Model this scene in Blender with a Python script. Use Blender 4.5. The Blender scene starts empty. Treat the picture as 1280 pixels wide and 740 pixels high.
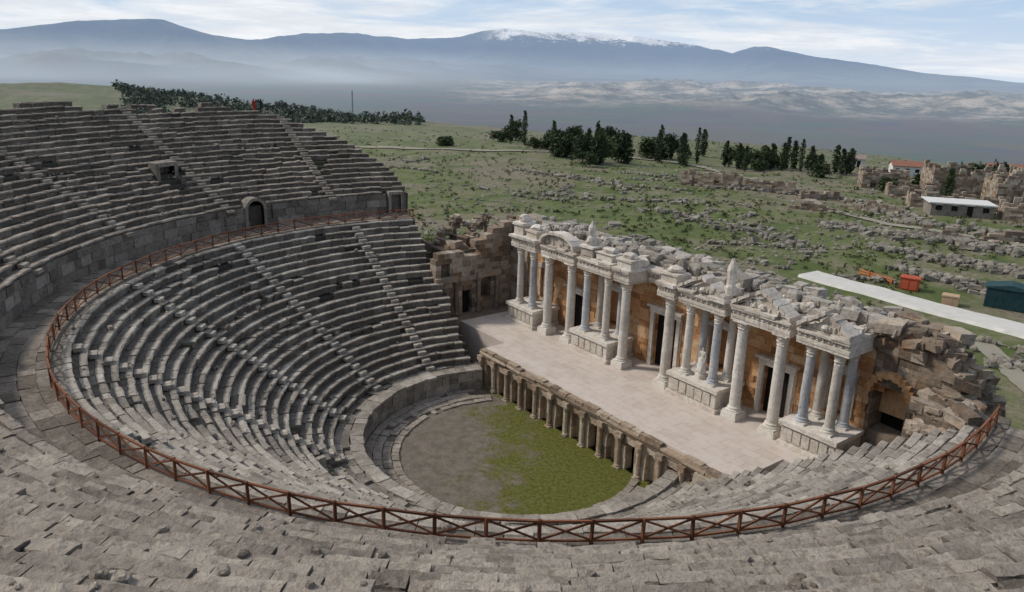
import bpy, math, random, numpy as np
from mathutils import Vector, Matrix
random.seed(7); np.random.seed(7)
R=random.random
def U(a,b): return a+(b-a)*random.random()
scene=bpy.context.scene
rad=math.radians
# ------------------------------------------------------------------ mesh builder
class MB:
    def __init__(s): s.v=[];s.f=[];s.t=[];s.m=[]
    def add(s,vs,fs,tint=None,mat=0):
        if tint is None: tint=R()
        o=len(s.v); s.v+=vs; lst=isinstance(tint,list)
        for k,f in enumerate(fs):
            s.f.append([i+o for i in f]); s.t.append(tint[k] if lst else tint); s.m.append(mat)
    def obj(s,name,mats,parent=None,smooth=False,loc=None,rz=0):
        me=bpy.data.meshes.new(name); me.from_pydata([tuple(map(float,v)) for v in s.v],[],s.f)
        a=me.attributes.new("tint",'FLOAT','FACE'); a.data.foreach_set("value",np.array(s.t,dtype=np.float32))
        for m in mats: me.materials.append(m)
        me.polygons.foreach_set("material_index",np.array(s.m,dtype=np.int32))
        if smooth: me.polygons.foreach_set("use_smooth",np.ones(len(s.f),dtype=bool))
        me.update()
        ob=bpy.data.objects.new(name,me); scene.collection.objects.link(ob)
        if loc: ob.location=loc; ob.rotation_euler=(0,0,rz)
        if parent: ob.parent=parent
        return ob
BF=[(0,3,2,1),(4,5,6,7),(0,1,5,4),(1,2,6,5),(2,3,7,6),(3,0,4,7)]
def box(mb,c,s,rz=0,j=0,tint=None,mat=0,tilt=0):
    ca,sa=math.cos(rz),math.sin(rz); vs=[]
    tx,ty=U(-tilt,tilt),U(-tilt,tilt)
    for dz in(-.5,.5):
        for dx,dy in((-.5,-.5),(.5,-.5),(.5,.5),(-.5,.5)):
            x=dx*s[0]+U(-j,j);y=dy*s[1]+U(-j,j);z=dz*s[2]+U(-j,j)*.7
            z+=x*tx+y*ty
            vs.append((c[0]+x*ca-y*sa,c[1]+x*sa+y*ca,c[2]+z))
    mb.add(vs,BF,tint,mat)
def bb(mb,x0,x1,y0,y1,z0,z1,j=0,tint=None,mat=0):
    box(mb,((x0+x1)/2,(y0+y1)/2,(z0+z1)/2),(x1-x0,y1-y0,z1-z0),0,j,tint,mat)
def rock(mb,c,s,tint=None,mat=0):
    n=7; vs=[];fs=[]
    rz=U(0,3)
    for k,(f,h) in enumerate(((.7,-.5),(1.,-.1),(.95,.25),(.6,.5))):
        for i in range(n):
            a=2*math.pi*i/n+rz; q=f*U(.75,1.1)
            vs.append((c[0]+s[0]*.5*q*math.cos(a),c[1]+s[1]*.5*q*math.sin(a),c[2]+s[2]*(h+U(-.08,.08))))
    for k in range(3):
        for i in range(n): i2=(i+1)%n; fs.append((k*n+i,k*n+i2,(k+1)*n+i2,(k+1)*n+i))
    fs.append(tuple(3*n+i for i in range(n))); mb.add(vs,fs,tint,mat)
def beam(mb,p,q,w,h,tint=None,mat=0):
    p=Vector(p);q=Vector(q);d=(q-p).normalized()
    up=Vector((0,0,1)) if abs(d.z)<.95 else Vector((1,0,0))
    s=d.cross(up).normalized();u=s.cross(d)
    vs=[]
    for b in(p,q):
        for a,c in((-1,-1),(1,-1),(1,1),(-1,1)): vs.append(tuple(b+s*(a*w/2)+u*(c*h/2)))
    mb.add(vs,BF,tint,mat)
def lathe(mb,c,prof,n=14,tint=None,mat=0,jit=0):
    vs=[];fs=[]
    for (r,z) in prof:
        for k in range(n):
            a=2*math.pi*k/n; rr=r*(1+U(-jit,jit))
            vs.append((c[0]+rr*math.cos(a),c[1]+rr*math.sin(a),c[2]+z))
    for i in range(len(prof)-1):
        for k in range(n):
            k2=(k+1)%n; fs.append((i*n+k,i*n+k2,(i+1)*n+k2,(i+1)*n+k))
    fs.append(tuple(range(n))[::-1]); fs.append(tuple((len(prof)-1)*n+k for k in range(n)))
    mb.add(vs,fs,tint,mat)
def prism(mb,poly,y0,y1,tint=None,mat=0,j=0):
    n=len(poly); vs=[(x+U(-j,j),y0,z+U(-j,j)) for x,z in poly]; vs+=[(x,y1,z) for x,z in poly]
    fs=[tuple(range(n)),tuple(range(n,2*n))[::-1]]
    for i in range(n): k=(i+1)%n; fs.append((i,i+n,k+n,k))
    mb.add(vs,fs,tint,mat)
# ------------------------------------------------------------------ node helpers
class NT:
    def __init__(s,tree): s.t=tree; s.n=tree.nodes; s.l=tree.links; s.n.clear()
    def inp(s,sock,v):
        if isinstance(v,bpy.types.NodeSocket): s.l.new(v,sock)
        elif isinstance(v,(tuple,list)) and len(v)==3 and sock.type=='RGBA': sock.default_value=(*v,1)
        else: sock.default_value=v
    def m(s,op,a,b=0.0,c=0.0,clamp=False):
        n=s.n.new('ShaderNodeMath'); n.operation=op; n.use_clamp=clamp
        s.inp(n.inputs[0],a); s.inp(n.inputs[1],b)
        return n.outputs[0]
    def mix(s,f,a,b,bt='MIX'):
        n=s.n.new('ShaderNodeMix'); n.data_type='RGBA'; n.blend_type=bt
        s.inp(n.inputs[0],f); s.inp(n.inputs[6],a); s.inp(n.inputs[7],b); return n.outputs[2]
    def ss(s,lo,hi,v):
        n=s.n.new('ShaderNodeMapRange'); n.interpolation_type='SMOOTHSTEP'
        s.inp(n.inputs[0],v); n.inputs[1].default_value=lo; n.inputs[2].default_value=hi
        n.inputs[3].default_value=0; n.inputs[4].default_value=1; return n.outputs[0]
    def noise(s,vec,scale,detail=4,rough=.55,dist=0):
        n=s.n.new('ShaderNodeTexNoise'); s.inp(n.inputs['Vector'],vec); n.inputs['Scale'].default_value=scale
        n.inputs['Detail'].default_value=detail; n.inputs['Roughness'].default_value=rough
        n.inputs['Distortion'].default_value=dist; return n.outputs['Fac']
    def pos(s): return s.n.new('ShaderNodeNewGeometry').outputs['Position']
    def sep(s,v):
        n=s.n.new('ShaderNodeSeparateXYZ'); s.inp(n.inputs[0],v); return n.outputs
    def attr(s,nm):
        n=s.n.new('ShaderNodeAttribute'); n.attribute_name=nm; return n.outputs['Fac']
    def bump(s,h,st=.5,dist=.05):
        n=s.n.new('ShaderNodeBump'); n.inputs['Strength'].default_value=st; n.inputs['Distance'].default_value=dist
        s.inp(n.inputs['Height'],h); return n.outputs[0]
    def bsdf(s,col,rough=.9,normal=None):
        n=s.n.new('ShaderNodeBsdfPrincipled'); s.inp(n.inputs['Base Color'],col); s.inp(n.inputs['Roughness'],rough)
        n.inputs['Specular IOR Level'].default_value=.2
        if normal: s.inp(n.inputs['Normal'],normal)
        return n.outputs[0]
    def out(s,sh):
        o=s.n.new('ShaderNodeOutputMaterial'); s.l.new(sh,o.inputs[0])
def newmat(name):
    m=bpy.data.materials.new(name); m.use_nodes=True; return m,NT(m.node_tree)
def stone(name,dark,mid,light,stain=(.05,.045,.04),stain_amt=.5,tintamt=.8,bump=.6,fs=5,moss=0,rust=0,blotch=.4):
    m,t=newmat(name); p=t.pos(); tint=t.attr('tint')
    n1=t.noise(p,.25,3); n2=t.noise(p,fs,6,.7); n3=t.noise(p,1.3,5,.65,.4)
    v=t.m('ADD',t.m('MULTIPLY',tint,tintamt*.5),t.m('ADD',t.m('MULTIPLY',n1,.35),t.m('MULTIPLY',n3,.5)))
    v=t.m('SUBTRACT',v,.12+tintamt*.08)
    c=t.mix(t.ss(.15,.5,v),dark,mid); c=t.mix(t.ss(.45,.85,v),c,light)
    c=t.mix(t.m('MULTIPLY',t.ss(.5,.63,t.noise(p,.75,8,.78,.6)),blotch),c,stain)
    c=t.mix(t.m('MULTIPLY',t.ss(.54,.66,t.noise(p,2.6,6,.75)),stain_amt),c,stain)
    c=t.mix(t.m('MULTIPLY',t.ss(.4,.75,n2),.35),c,t.mix(.5,c,light))
    c=t.mix(t.m('MULTIPLY',t.ss(.5,.3,n2),.45),c,stain)
    if rust: c=t.mix(t.m('MULTIPLY',t.ss(.5,.66,t.noise(p,.9,4,.6,.5)),rust),c,(.36,.2,.1))
    if moss: c=t.mix(t.m('MULTIPLY',t.ss(.5,.62,t.noise(p,.5,5,.7)),moss),c,(.09,.1,.045))
    h=t.m('ADD',n2,t.m('MULTIPLY',n3,1.2))
    t.out(t.bsdf(c,.92,t.bump(h,bump,.12))); return m
M_seat=stone('weathered_seat_limestone',(.14,.124,.106),(.33,.298,.255),(.54,.5,.435),stain=(.095,.079,.063),stain_amt=.5,tintamt=.75,blotch=.42)
M_seatU=stone('upper_seat_limestone',(.14,.12,.1),(.32,.28,.235),(.5,.445,.375),stain=(.1,.082,.064),stain_amt=.5,bump=1.0,fs=4,tintamt=.7,blotch=.42)
M_earth=stone('rubble_earth',(.045,.04,.035),(.085,.075,.063),(.14,.125,.105),moss=.5)
M_wall=stone('old_wall_stone',(.095,.083,.07),(.22,.195,.165),(.36,.33,.285),stain_amt=.65,tintamt=1.)
M_cream=stone('facade_marble',(.34,.295,.245),(.59,.54,.47),(.77,.73,.67),stain=(.17,.14,.11),stain_amt=.42,rust=.2,bump=.6,tintamt=1.,blotch=.22)
M_top=stone('wall_top_rubble_stone',(.2,.18,.155),(.38,.35,.31),(.58,.54,.49),stain=(.09,.08,.06),stain_amt=.5,moss=.25,rust=.1,bump=.7,tintamt=1.)
M_col=stone('column_marble',(.5,.46,.41),(.66,.63,.57),(.78,.76,.72),stain=(.22,.19,.15),stain_amt=.3,bump=.35,rust=.14,blotch=.12)
M_colb=stone('blue_grey_marble',(.36,.375,.4),(.52,.535,.56),(.7,.715,.735),stain_amt=.15,bump=.3,blotch=.08)
M_ochre=stone('ochre_travertine_blocks',(.28,.135,.06),(.56,.3,.135),(.68,.47,.28),stain=(.13,.075,.045),stain_amt=.42,rust=.4,tintamt=1.2,blotch=.22)
M_pro=stone('proscenium_travertine',(.18,.135,.098),(.39,.305,.225),(.58,.5,.4),stain_amt=.55,rust=.35,tintamt=1.1,blotch=.3)
M_ruin=stone('ruin_stone',(.12,.09,.067),(.28,.225,.175),(.48,.42,.345),stain=(.07,.052,.04),stain_amt=.6,rust=.35,moss=.12,tintamt=1.1,blotch=.3)
M_rock=stone('field_rock',(.15,.138,.115),(.26,.24,.2),(.4,.37,.32),stain_amt=.35,moss=.2)
def simple(name,c1,c2,sc=8,rough=.8,bump=.3):
    m,t=newmat(name); p=t.pos(); n=t.noise(p,sc,5,.6); ti=t.attr('tint')
    c=t.mix(t.ss(.3,.75,t.m('ADD',t.m('MULTIPLY',n,.6),t.m('MULTIPLY',ti,.4))),c1,c2)
    t.out(t.bsdf(c,rough,t.bump(n,bump,.05))); return m
M_wood=simple('red_brown_timber',(.1,.04,.022),(.25,.105,.055),12)
M_dark=simple('painted_dark_interior',(.012,.01,.009),(.025,.02,.018))  # near-black colour stands in for the shade deep inside openings
M_leaf=simple('conifer_foliage',(.025,.04,.02),(.08,.105,.048),1.5,.9)
M_hill=simple('haze_tinted_forest_foliage',(.06,.08,.065),(.12,.145,.11),.05,.95)  # distance haze mixed into the foliage colour
M_leaf2=simple('shrub_foliage',(.05,.065,.025),(.12,.13,.055),1.5,.9)
M_bark=simple('bark',(.06,.045,.03),(.12,.09,.06))
M_white=simple('white_plaster',(.5,.5,.48),(.7,.7,.68),2)
M_tile=simple('grey_roof_tiles',(.2,.16,.14),(.32,.27,.24),4)
M_tile2=simple('red_roof_tiles',(.22,.1,.07),(.32,.16,.11),4)
M_red=simple('red_paint',(.34,.06,.03),(.44,.1,.05),3)
M_orange=simple('orange_plastic',(.5,.13,.05),(.6,.2,.07),3)
M_tan=simple('tan_sheeting',(.38,.26,.17),(.48,.34,.22),3)
M_tarp=simple('blue_green_tarpaulin',(.015,.045,.055),(.04,.09,.1),2)
M_cloth=simple('red_jacket',(.35,.03,.03),(.45,.05,.04)); M_jean=simple('dark_clothing',(.03,.03,.05),(.05,.05,.08))
M_metal=simple('grey_metal',(.12,.12,.13),(.2,.2,.21))
m,t=newmat('stage_paving'); p=t.pos()
br=t.n.new('ShaderNodeTexBrick'); t.inp(br.inputs['Vector'],p); br.inputs['Scale'].default_value=1
br.inputs['Brick Width'].default_value=1.35; br.inputs['Row Height'].default_value=.8; br.inputs['Mortar Size'].default_value=.015
br.inputs['Color1'].default_value=(.59,.505,.445,1); br.inputs['Color2'].default_value=(.5,.43,.375,1); br.inputs['Mortar'].default_value=(.3,.255,.22,1)
n=t.noise(p,.6,5,.6); c=t.mix(t.ss(.35,.7,n),br.outputs['Color'],(.58,.52,.47)); c=t.mix(t.m('MULTIPLY',t.ss(.5,.7,t.noise(p,2.,6,.75)),.4),c,(.36,.3,.25))
t.out(t.bsdf(c,.8,t.bump(t.noise(p,8,3),.2,.03))); M_stage=m
m,t=newmat('orchestra_gravel_and_moss'); p=t.pos(); s=t.sep(p)
g=t.m('ADD',t.m('MULTIPLY',s[0],.62),t.m('MULTIPLY',s[1],.78))
mask=t.m('ADD',t.m('MULTIPLY',g,.1),t.m('MULTIPLY',t.m('SUBTRACT',t.noise(p,.33,6,.7,.5),.5),2.2))
mask=t.m('ADD',mask,t.m('MULTIPLY',t.m('SUBTRACT',t.noise(p,2.2,6,.8),.5),1.5))
grav=t.mix(t.ss(.3,.7,t.noise(p,1.2,6,.8)),(.12,.1,.08),(.225,.195,.16)); grav=t.mix(t.ss(.56,.7,t.noise(p,9,4,.8)),grav,(.36,.33,.285))
grav=t.mix(t.m('MULTIPLY',t.ss(.5,.65,t.noise(p,.9,6,.7)),.3),grav,(.1,.105,.05))
gr=t.mix(t.ss(.3,.7,t.noise(p,4,6,.75)),(.055,.065,.012),(.165,.17,.038)); gr=t.mix(t.m('MULTIPLY',t.ss(.54,.66,t.noise(p,1.6,6,.8)),.4),gr,(.11,.095,.045))
c=t.mix(t.ss(-.38,.12,mask),grav,gr)
t.out(t.bsdf(c,.95,t.bump(t.noise(p,7,6,.8),.8,.1))); M_orch=m
m,t=newmat('pale_path_surface'); p=t.pos()
c=t.mix(t.noise(p,.8,5,.7),(.45,.44,.41),(.68,.67,.63)); t.out(t.bsdf(c,.9,t.bump(t.noise(p,6,4),.3,.05))); M_path=m
m,t=newmat('dirt_track'); p=t.pos()
c=t.mix(t.noise(p,.3,5,.7),(.22,.2,.155),(.34,.32,.26)); t.out(t.bsdf(c,.95)); M_dirt=m
# ------------------------------------------------------------------ value noise
def hsh(ix,iy,s):
    n=(ix*374761393+iy*668265263+s*1442695041)&0xffffffff; n=((n^(n>>13))*1274126177)&0xffffffff; return ((n^(n>>16))&0xffff)/65535.
def vn(x,y,s=0):
    x=np.asarray(x,float);y=np.asarray(y,float); ix=np.floor(x).astype(np.int64);iy=np.floor(y).astype(np.int64);fx=x-ix;fy=y-iy
    fx=fx*fx*(3-2*fx);fy=fy*fy*(3-2*fy)
    a=hsh(ix,iy,s);b=hsh(ix+1,iy,s);c=hsh(ix,iy+1,s);d=hsh(ix+1,iy+1,s)
    return a+(b-a)*fx+(c-a)*fy+(a-b-c+d)*fx*fy
def fbm(x,y,o=5,s=0):
    r=0;a=.5
    for k in range(o): r=r+a*vn(x,y,s+k); x=x*2.03+11.3;y=y*2.03+7.7;a*=.5
    return r/(1-.5**o)
def rfbm(x,y,o=6,s=0):
    r=0;a=.5
    for k in range(o): r=r+a*(1-np.abs(2*vn(x,y,s+k)-1)); x=x*2.07+5.3;y=y*2.07+9.7;a*=.5
    return r/(1-.5**o)
def svn(x,y,s=0):
    ix,iy=math.floor(x),math.floor(y);fx,fy=x-ix,y-iy;fx=fx*fx*(3-2*fx);fy=fy*fy*(3-2*fy)
    a=hsh(ix,iy,s);b=hsh(ix+1,iy,s);c=hsh(ix,iy+1,s);d=hsh(ix+1,iy+1,s)
    return a+(b-a)*fx+(c-a)*fy+(a-b-c+d)*fx*fy
def sfbm(x,y,o=3,s=0):
    r=0;a=.5
    for k in range(o): r+=a*svn(x,y,s+k); x=x*2.03+11.3;y=y*2.03+7.7;a*=.5
    return r/(1-.5**o)
# ------------------------------------------------------------------ seating
CAMTH=math.atan2(-30.87,39.16)
def pol(r,th,z=0): return (r*math.cos(th),r*math.sin(th),z)
def seat_row(mb,r0,run,zt,rise,tA,tB,L,jr,jz,vj,skip=[],miss=0,nseg=1,tb=0,settle=.09):
    th=tA
    while th<tB-.3/r0:
        d=L*U(.6,1.5)/r0; e=min(th+d,tB)
        g=U(.005,.035)/r0; a=th+g; b=e-g; th=e
        mid=(a+b)/2
        if any(abs(mid-s0)<w and r0<rm and r0>rn for s0,w,rn,rm in skip): continue
        if R()<miss: continue
        mx,my=r0*math.cos(mid),r0*math.sin(mid)
        wv=sfbm(mx/3.5+50,my/3.5+50,3,5)-.5; wv2=sfbm(mx/2.5+90,my/2.5+50,3,15)-.5; wr=max(0,sfbm(mx/6+20,my/6+70,2,25)-.55)
        dr=U(-jr,jr)+wv2*settle*1.6; dz=U(-jz,jz)+wv*settle-wr*.15; tl=U(-jz,jz)*(.8+4*wr)
        if R()<.05+wr: dr+=U(-.14,.14); dz-=U(0,.1)
        ed=U(.02,.1)+wr*.3
        pr=[(r0+.14,zt-rise-.1),(r0+.12,zt-.2),(r0+.01,zt-.13),(r0,zt-.05),(r0+ed,zt),(r0+run*.55,zt-.01),(r0+run*.6,zt-.07),(r0+run+.16,zt-.08),(r0+run+.16,zt-rise-.1)]
        n=len(pr); vs=[]
        for k in range(nseg+1):
            aa=a+(b-a)*k/nseg
            for q,(r,z) in enumerate(pr):
                f=1.6 if q in(3,4) else 1
                rr=r+dr+U(-vj,vj)*f; x,y,_=pol(rr,aa); vs.append((x,y,z+dz+tl*(k/nseg-.5)*2+U(-vj,vj)*.6*f))
        fs=[]; ts=[]; T=U(0,1)+tb
        ft=[-.6,-.3,0,.15,.12,-.4,-.65,0,0]  # shade painted into riser and under-lip tints; rear tread darker from dirt
        for k in range(nseg):
            for i in range(n):
                i2=(i+1)%n; fs.append((k*n+i,k*n+i2,(k+1)*n+i2,(k+1)*n+i)); ts.append(T+ft[i])
        fs.append(tuple(range(n))); fs.append(tuple(nseg*n+i for i in range(n))[::-1]); ts+=[T-.2,T-.2]
        mb.add(vs,fs,ts)
def ring(mb,prof,tA,tB,n,tint=None,mat=0,cap=True):
    k=len(prof); vs=[];fs=[]
    for i in range(n+1):
        a=tA+(tB-tA)*i/n
        for r,z in prof: vs.append(pol(r,a,z))
    for i in range(n):
        for j in range(k):
            j2=(j+1)%k; fs.append((i*k+j,i*k+j2,(i+1)*k+j2,(i+1)*k+j))
    if cap: fs.append(tuple(range(k))); fs.append(tuple(n*k+j for j in range(k))[::-1])
    mb.add(vs,fs,tint,mat)
NL=21; LR0=13.0; LRUN=.70; LZ0=2.29; LRISE=.475
def lend(r):
    f=(r-11)/(27.7-11); return rad(160.5+5.5*f), rad(360+19-6.5*f)
mb=MB()
stairs=[rad(270+s) for s in(-91,-65,-39,-13,13,39,65,91)]
for i in range(NL):
    r0=LR0+LRUN*i; z=LZ0+LRISE*i; a,b=lend(r0)
    seat_row(mb,r0,LRUN,z,LRISE,a+U(0,.03),b-U(0,.03),1.15,.03,.022,.016,miss=.015,nseg=2,skip=[(rad(270),1.5/14,0,14.9)])
    for s0 in stairs:
        if a+.03<s0<b-.03:
            for k in(-1,1):
                box(mb,pol(r0-.19,s0+k*.19/r0,z-.34),(.42,.36,.26),s0,.02,tint=U(.8,1.3))
seatL=mb.obj('lower_seating_tier',[M_seat])
mb=MB(); prof=[(12.8,-.5)]
for i in range(NL):
    r0=LR0+LRUN*i+.22; z=LZ0+LRISE*i-.24; prof+=[(r0,z-LRISE),(r0,z)]
prof+=[(27.9,11.55),(27.9,-.5)]
def coresweep(mb,prof,endfn,n,tint=.3):
    k=len(prof); vs=[];fs=[]
    for i in range(n+1):
        for r,z in prof:
            a,b=endfn(r); th=a+(b-a)*i/n; vs.append(pol(r,th,z))
    for i in range(n):
        for j in range(k):
            j2=(j+1)%k; fs.append((i*k+j,i*k+j2,(i+1)*k+j2,(i+1)*k+j))
    fs.append(tuple(range(k))); fs.append(tuple(n*k+j for j in range(k))[::-1])
    mb.add(vs,fs,tint)
coresweep(mb,prof,lend,150)
core=mb.obj('seating_foundation_lower',[M_earth]); core.parent=seatL
mb=MB(); wa,wb=rad(165.5),rad(373)
for rr in(27.75,28.55,29.35,30.15):
    th=wa
    while th<wb:
        e=th+U(.6,1.6)/rr
        box(mb,pol(rr+.4,(th+e)/2,11.78-.2+U(-.03,.02)),(.78,(e-th)*(rr+.4)-.03,.4),(th+e)/2,.02,tint=U(-.4,.6),tilt=.02); th=e
ring(mb,[(27.7,11.0),(31.2,11.0),(31.2,11.5),(27.7,11.5)],wa,wb,120,.2)
ring(mb,[(27.95,-.5),(33,-.5),(33,11.0),(27.95,11.0)],wa,wb,120,.2)
mb.obj('diazoma_walkway',[M_seatU])
mb=MB(); UW=30.95
doors=[(rad(195),.95/UW),(rad(167.6),.6/UW)]
def course_wall(mb,r,z0,hs,tA,tB,L,thick,j,skips=[]):
    z=z0
    for h in hs:
        th=tA
        while th<tB:
            e=min(th+L*U(.6,1.4)/r,tB)
            mid=(th+e)/2
            if not any(abs(mid-s0)<w+.3/r for s0,w in skips):
                box(mb,pol(r+thick/2+U(-j,j),mid,z+h/2),(thick,(e-th)*r-.02,h-.02),mid,j*.4)
            th=e
        z+=h
course_wall(mb,UW,11.7,[.75,.75,.55],wa,wb,1.2,.6,.05,doors)
ring(mb,[(UW+.25,11.),(UW+.7,11.),(UW+.7,13.6),(UW+.25,13.6)],wa,rad(193.2),20,.2)
ring(mb,[(UW+.25,11.),(UW+.7,11.),(UW+.7,13.6),(UW+.25,13.6)],rad(196.8),wb,100,.2)
wallU=mb.obj('diazoma_retaining_wall',[M_wall])
UR0=31.0; URUN=.75; UZ0=14.0; URISE=.405
def rtop(th):
    d=math.degrees(th); return float(np.interp(d,[165,182,205,216,235,260,300,340,375],[44.5,45.2,46.3,47.5,49,50,52,51,49]))
def uend(r):
    f=(r-31)/14.; return rad(float(np.interp(f,[0,.25,.6,.95,1.4],[165,166.5,172,181,185]))), rad(float(np.interp(f,[0,1.4],[373,365])))
mb=MB(); i=0
vom=[(rad(195),.04,0,32.4),(rad(167.6),.04,0,31.4),(rad(203.4),.95/36,33.9,36.6)]
while True:
    r0=UR0+URUN*i; z=UZ0+URISE*i
    if r0>52: break
    a,b=uend(r0)
    step=rad(1.5); th=a; runs=[]; cur=None
    while th<b:
        ok=rtop(th)+ (.8*math.sin(th*37)+.5*math.sin(th*83))*.7>r0
        if ok and cur is None: cur=th
        if (not ok) and cur is not None: runs.append((cur,th)); cur=None
        th+=step
    if cur is not None: runs.append((cur,b))
    for (p0,p1) in runs:
        c0,c1=CAMTH+2*math.pi-rad(38),CAMTH+2*math.pi+rad(45)
        segs=[(p0,min(p1,c0),2,.024),(max(p0,c0),min(p1,c1),6,.026),(max(p0,c1),p1,2,.024)]
        for q0,q1,ns,vj in segs:
            if q1-q0>.02: seat_row(mb,r0,URUN,z,URISE,q0,q1,1.15 if ns==2 else 1.25,.05,.03,vj,vom,.02,ns,0,.12)
    for s in range(10):
        s0=rad(180+s*20)
        if a<s0<b and rtop(s0)>r0:
            box(mb,pol(r0-.17,s0,z-.32),(.38,.75,.22),s0,.02,tint=U(.6,1.))
    i+=1
seatU=mb.obj('upper_seating_tier',[M_seatU])
mb=MB()
def ucore():
    n=220; cols=[]
    for j in range(n+1):
        f=j/n; prof=[]
        thm=rad(165)+f*(rad(373)-rad(165)); rt=rtop(thm)
        for i in range(29):
            r0=UR0+URUN*i+.22; z=UZ0+URISE*i-.24
            if r0>rt: r0=rt+ .02*(i+1); z=UZ0+URISE*(int((rt-UR0)/URUN))-.3
            prof+=[(r0,z-URISE if UR0+URUN*i+.22<=rt else z),(r0,z)]
        prof+=[(rt+4,prof[-1][1]-1.5),(70,-.6),(32,-.6)]
        cols.append([pol(r,uend(r)[0]+f*(uend(r)[1]-uend(r)[0]),z) for r,z in prof])
    k=len(cols[0]); vs=[v for c in cols for v in c]; fs=[]
    for i in range(n):
        for j in range(k):
            j2=(j+1)%k; fs.append((i*k+j,i*k+j2,(i+1)*k+j2,(i+1)*k+j))
    fs.append(tuple(range(k))); fs.append(tuple(n*k+j for j in range(k))[::-1])
    mb.add(vs,fs,.3)
ucore(); o=mb.obj('seating_foundation_upper',[M_earth]); o.parent=seatU
mb=MB()
for k in range(2600):
    th=U(rad(185),rad(370)); r=U(31.5,rtop(th)-.5); i=int((r-UR0)/URUN); z=UZ0+URISE*i
    s=U(.05,.16)*(1 if R()<.88 else 1.9); rock(mb,pol(r,th,z-.06+s*.3),(s*U(.9,1.8),s*U(.9,1.4),s*.8))
for k in range(420):
    th=U(rad(170),rad(370)); r=U(13.2,27.5); i=int((r-LR0)/LRUN); z=LZ0+LRISE*i
    s=U(.08,.25)*(1 if R()<.9 else 2); rock(mb,pol(r,th,z-.05+s*.3),(s*U(.8,1.6),s,s*.8))
mb.obj('loose_stones',[M_seatU])
def portal(name,r,th,w,h,z0,arch=True,fw=.28,out=.06):
    mb=MB(); ca=Vector((math.cos(th),math.sin(th),0)); ta=Vector((-math.sin(th),math.cos(th),0))
    def P(s,d,z): v=ca*(r+d)+ta*s; return (v.x,v.y,z)
    n=9; inner=[(-w/2,z0)]
    if arch:
        zc=z0+h-w/2
        inner+= [(-w/2*math.cos(math.pi*k/n),zc+w/2*math.sin(math.pi*k/n)) for k in range(n+1)]
    else: inner+=[(-w/2,z0+h),(w/2,z0+h)]
    inner+=[(w/2,z0)]
    for a,b in zip(inner[:-1],inner[1:]):
        d=Vector((b[0]-a[0],b[1]-a[1]))
        if d.length<1e-4: continue
        def off(p):
            if arch and p[1]>z0+h-w/2-1e-3: v=Vector((p[0],p[1]-(z0+h-w/2))).normalized(); return (p[0]+v.x*fw,p[1]+v.y*fw)
            s=1 if p[0]>0 else -1; return (p[0]+s*fw,p[1]+(fw if (not arch and p[1]>z0+h-.01) else 0))
        oa,ob=off(a),off(b)
        q=[a,b,ob,oa]
        vs=[P(s,-out,z) for s,z in q]+[P(s,1.0,z) for s,z in q]
        mb.add(vs,BF,U(.3,.9),0)
    poly=inner; vs=[P(s,1.1,z) for s,z in poly]; mb.add(vs,[tuple(range(len(vs)))],.5,1)  # dark back panel painted in place of the passage's shade
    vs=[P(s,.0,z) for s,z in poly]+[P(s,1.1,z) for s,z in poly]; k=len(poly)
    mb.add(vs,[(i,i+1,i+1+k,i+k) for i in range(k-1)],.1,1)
    return mb.obj(name,[M_wall,M_dark])
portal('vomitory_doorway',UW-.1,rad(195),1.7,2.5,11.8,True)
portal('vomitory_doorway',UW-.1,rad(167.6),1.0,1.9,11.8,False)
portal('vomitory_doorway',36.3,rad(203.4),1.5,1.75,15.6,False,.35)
# ------------------------------------------------------------------ fence
mb=MB(); fa,fb=rad(165.8),rad(373.5); nP=int((fb-fa)*28/1.75)
ps=[]
for k in range(nP+1):
    a=fa+(fb-fa)*k/nP; x,y,_=pol(28+U(-.03,.03),a); ps.append((x,y,11.78+U(-.03,.03)))
for k in range(nP+1):
    x,y,z=ps[k]; beam(mb,(x,y,z-.1),(x+U(-.03,.03),y+U(-.03,.03),z+.95),.1,.1)
    if k<nP:
        x2,y2,z2=ps[k+1]
        beam(mb,(x,y,z+.88),(x2,y2,z2+.88),.085,.075); beam(mb,(x,y,z+.14),(x2,y2,z2+.14),.065,.065)
        beam(mb,(x,y,z+.17),(x2,y2,z2+.84),.05,.07); beam(mb,(x,y,z+.84),(x2,y2,z2+.17),.045,.065)
mb.obj('wooden_fence',[M_wood])
# ------------------------------------------------------------------ orchestra
mb=MB()
def disc_clip(r,y1,z,n=96):
    a0=math.asin(min(1,y1/r)); pts=[]
    for k in range(n+1):
        th=math.pi-a0+(math.pi+2*a0)*k/n; pts.append((r*math.cos(th),r*math.sin(th),z))
    return pts
P=disc_clip(11.5,4.6,0.0); mb.add(P,[tuple(range(len(P)))],.5)
mb.obj('orchestra_floor',[M_orch])
mb=MB(); oA,oB=rad(159),rad(381)
course_wall(mb,11.14,-.1,[.95,.85],oA,oB,.95,.5,.03)
th=oA
while th<oB:
    e=th+U(.5,1.3)/11.5; box(mb,pol(11.5+U(-.06,.06),(th+e)/2,1.8+U(-.04,.02)),(.9,(e-th)*11.6-.03,.2),(th+e)/2,.035,tint=U(.2,1),tilt=.04); th=e
for rr in (12.2,12.7):
    th=oA
    while th<oB:
        e=th+U(.5,1.2)/12.4
        if R()<.9: box(mb,pol(rr+.05,(th+e)/2,1.7+U(-.05,.04)),(.5,(e-th)*12.5-.04,.16),(th+e)/2,.03,tint=U(-.3,.6),tilt=.05)
        th=e
ring(mb,[(11.4,-.3),(13.3,-.3),(13.3,1.6),(11.4,1.6)],oA,oB,90,.1)
mb.obj('orchestra_podium_wall',[M_seat])
mb=MB()
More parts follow.
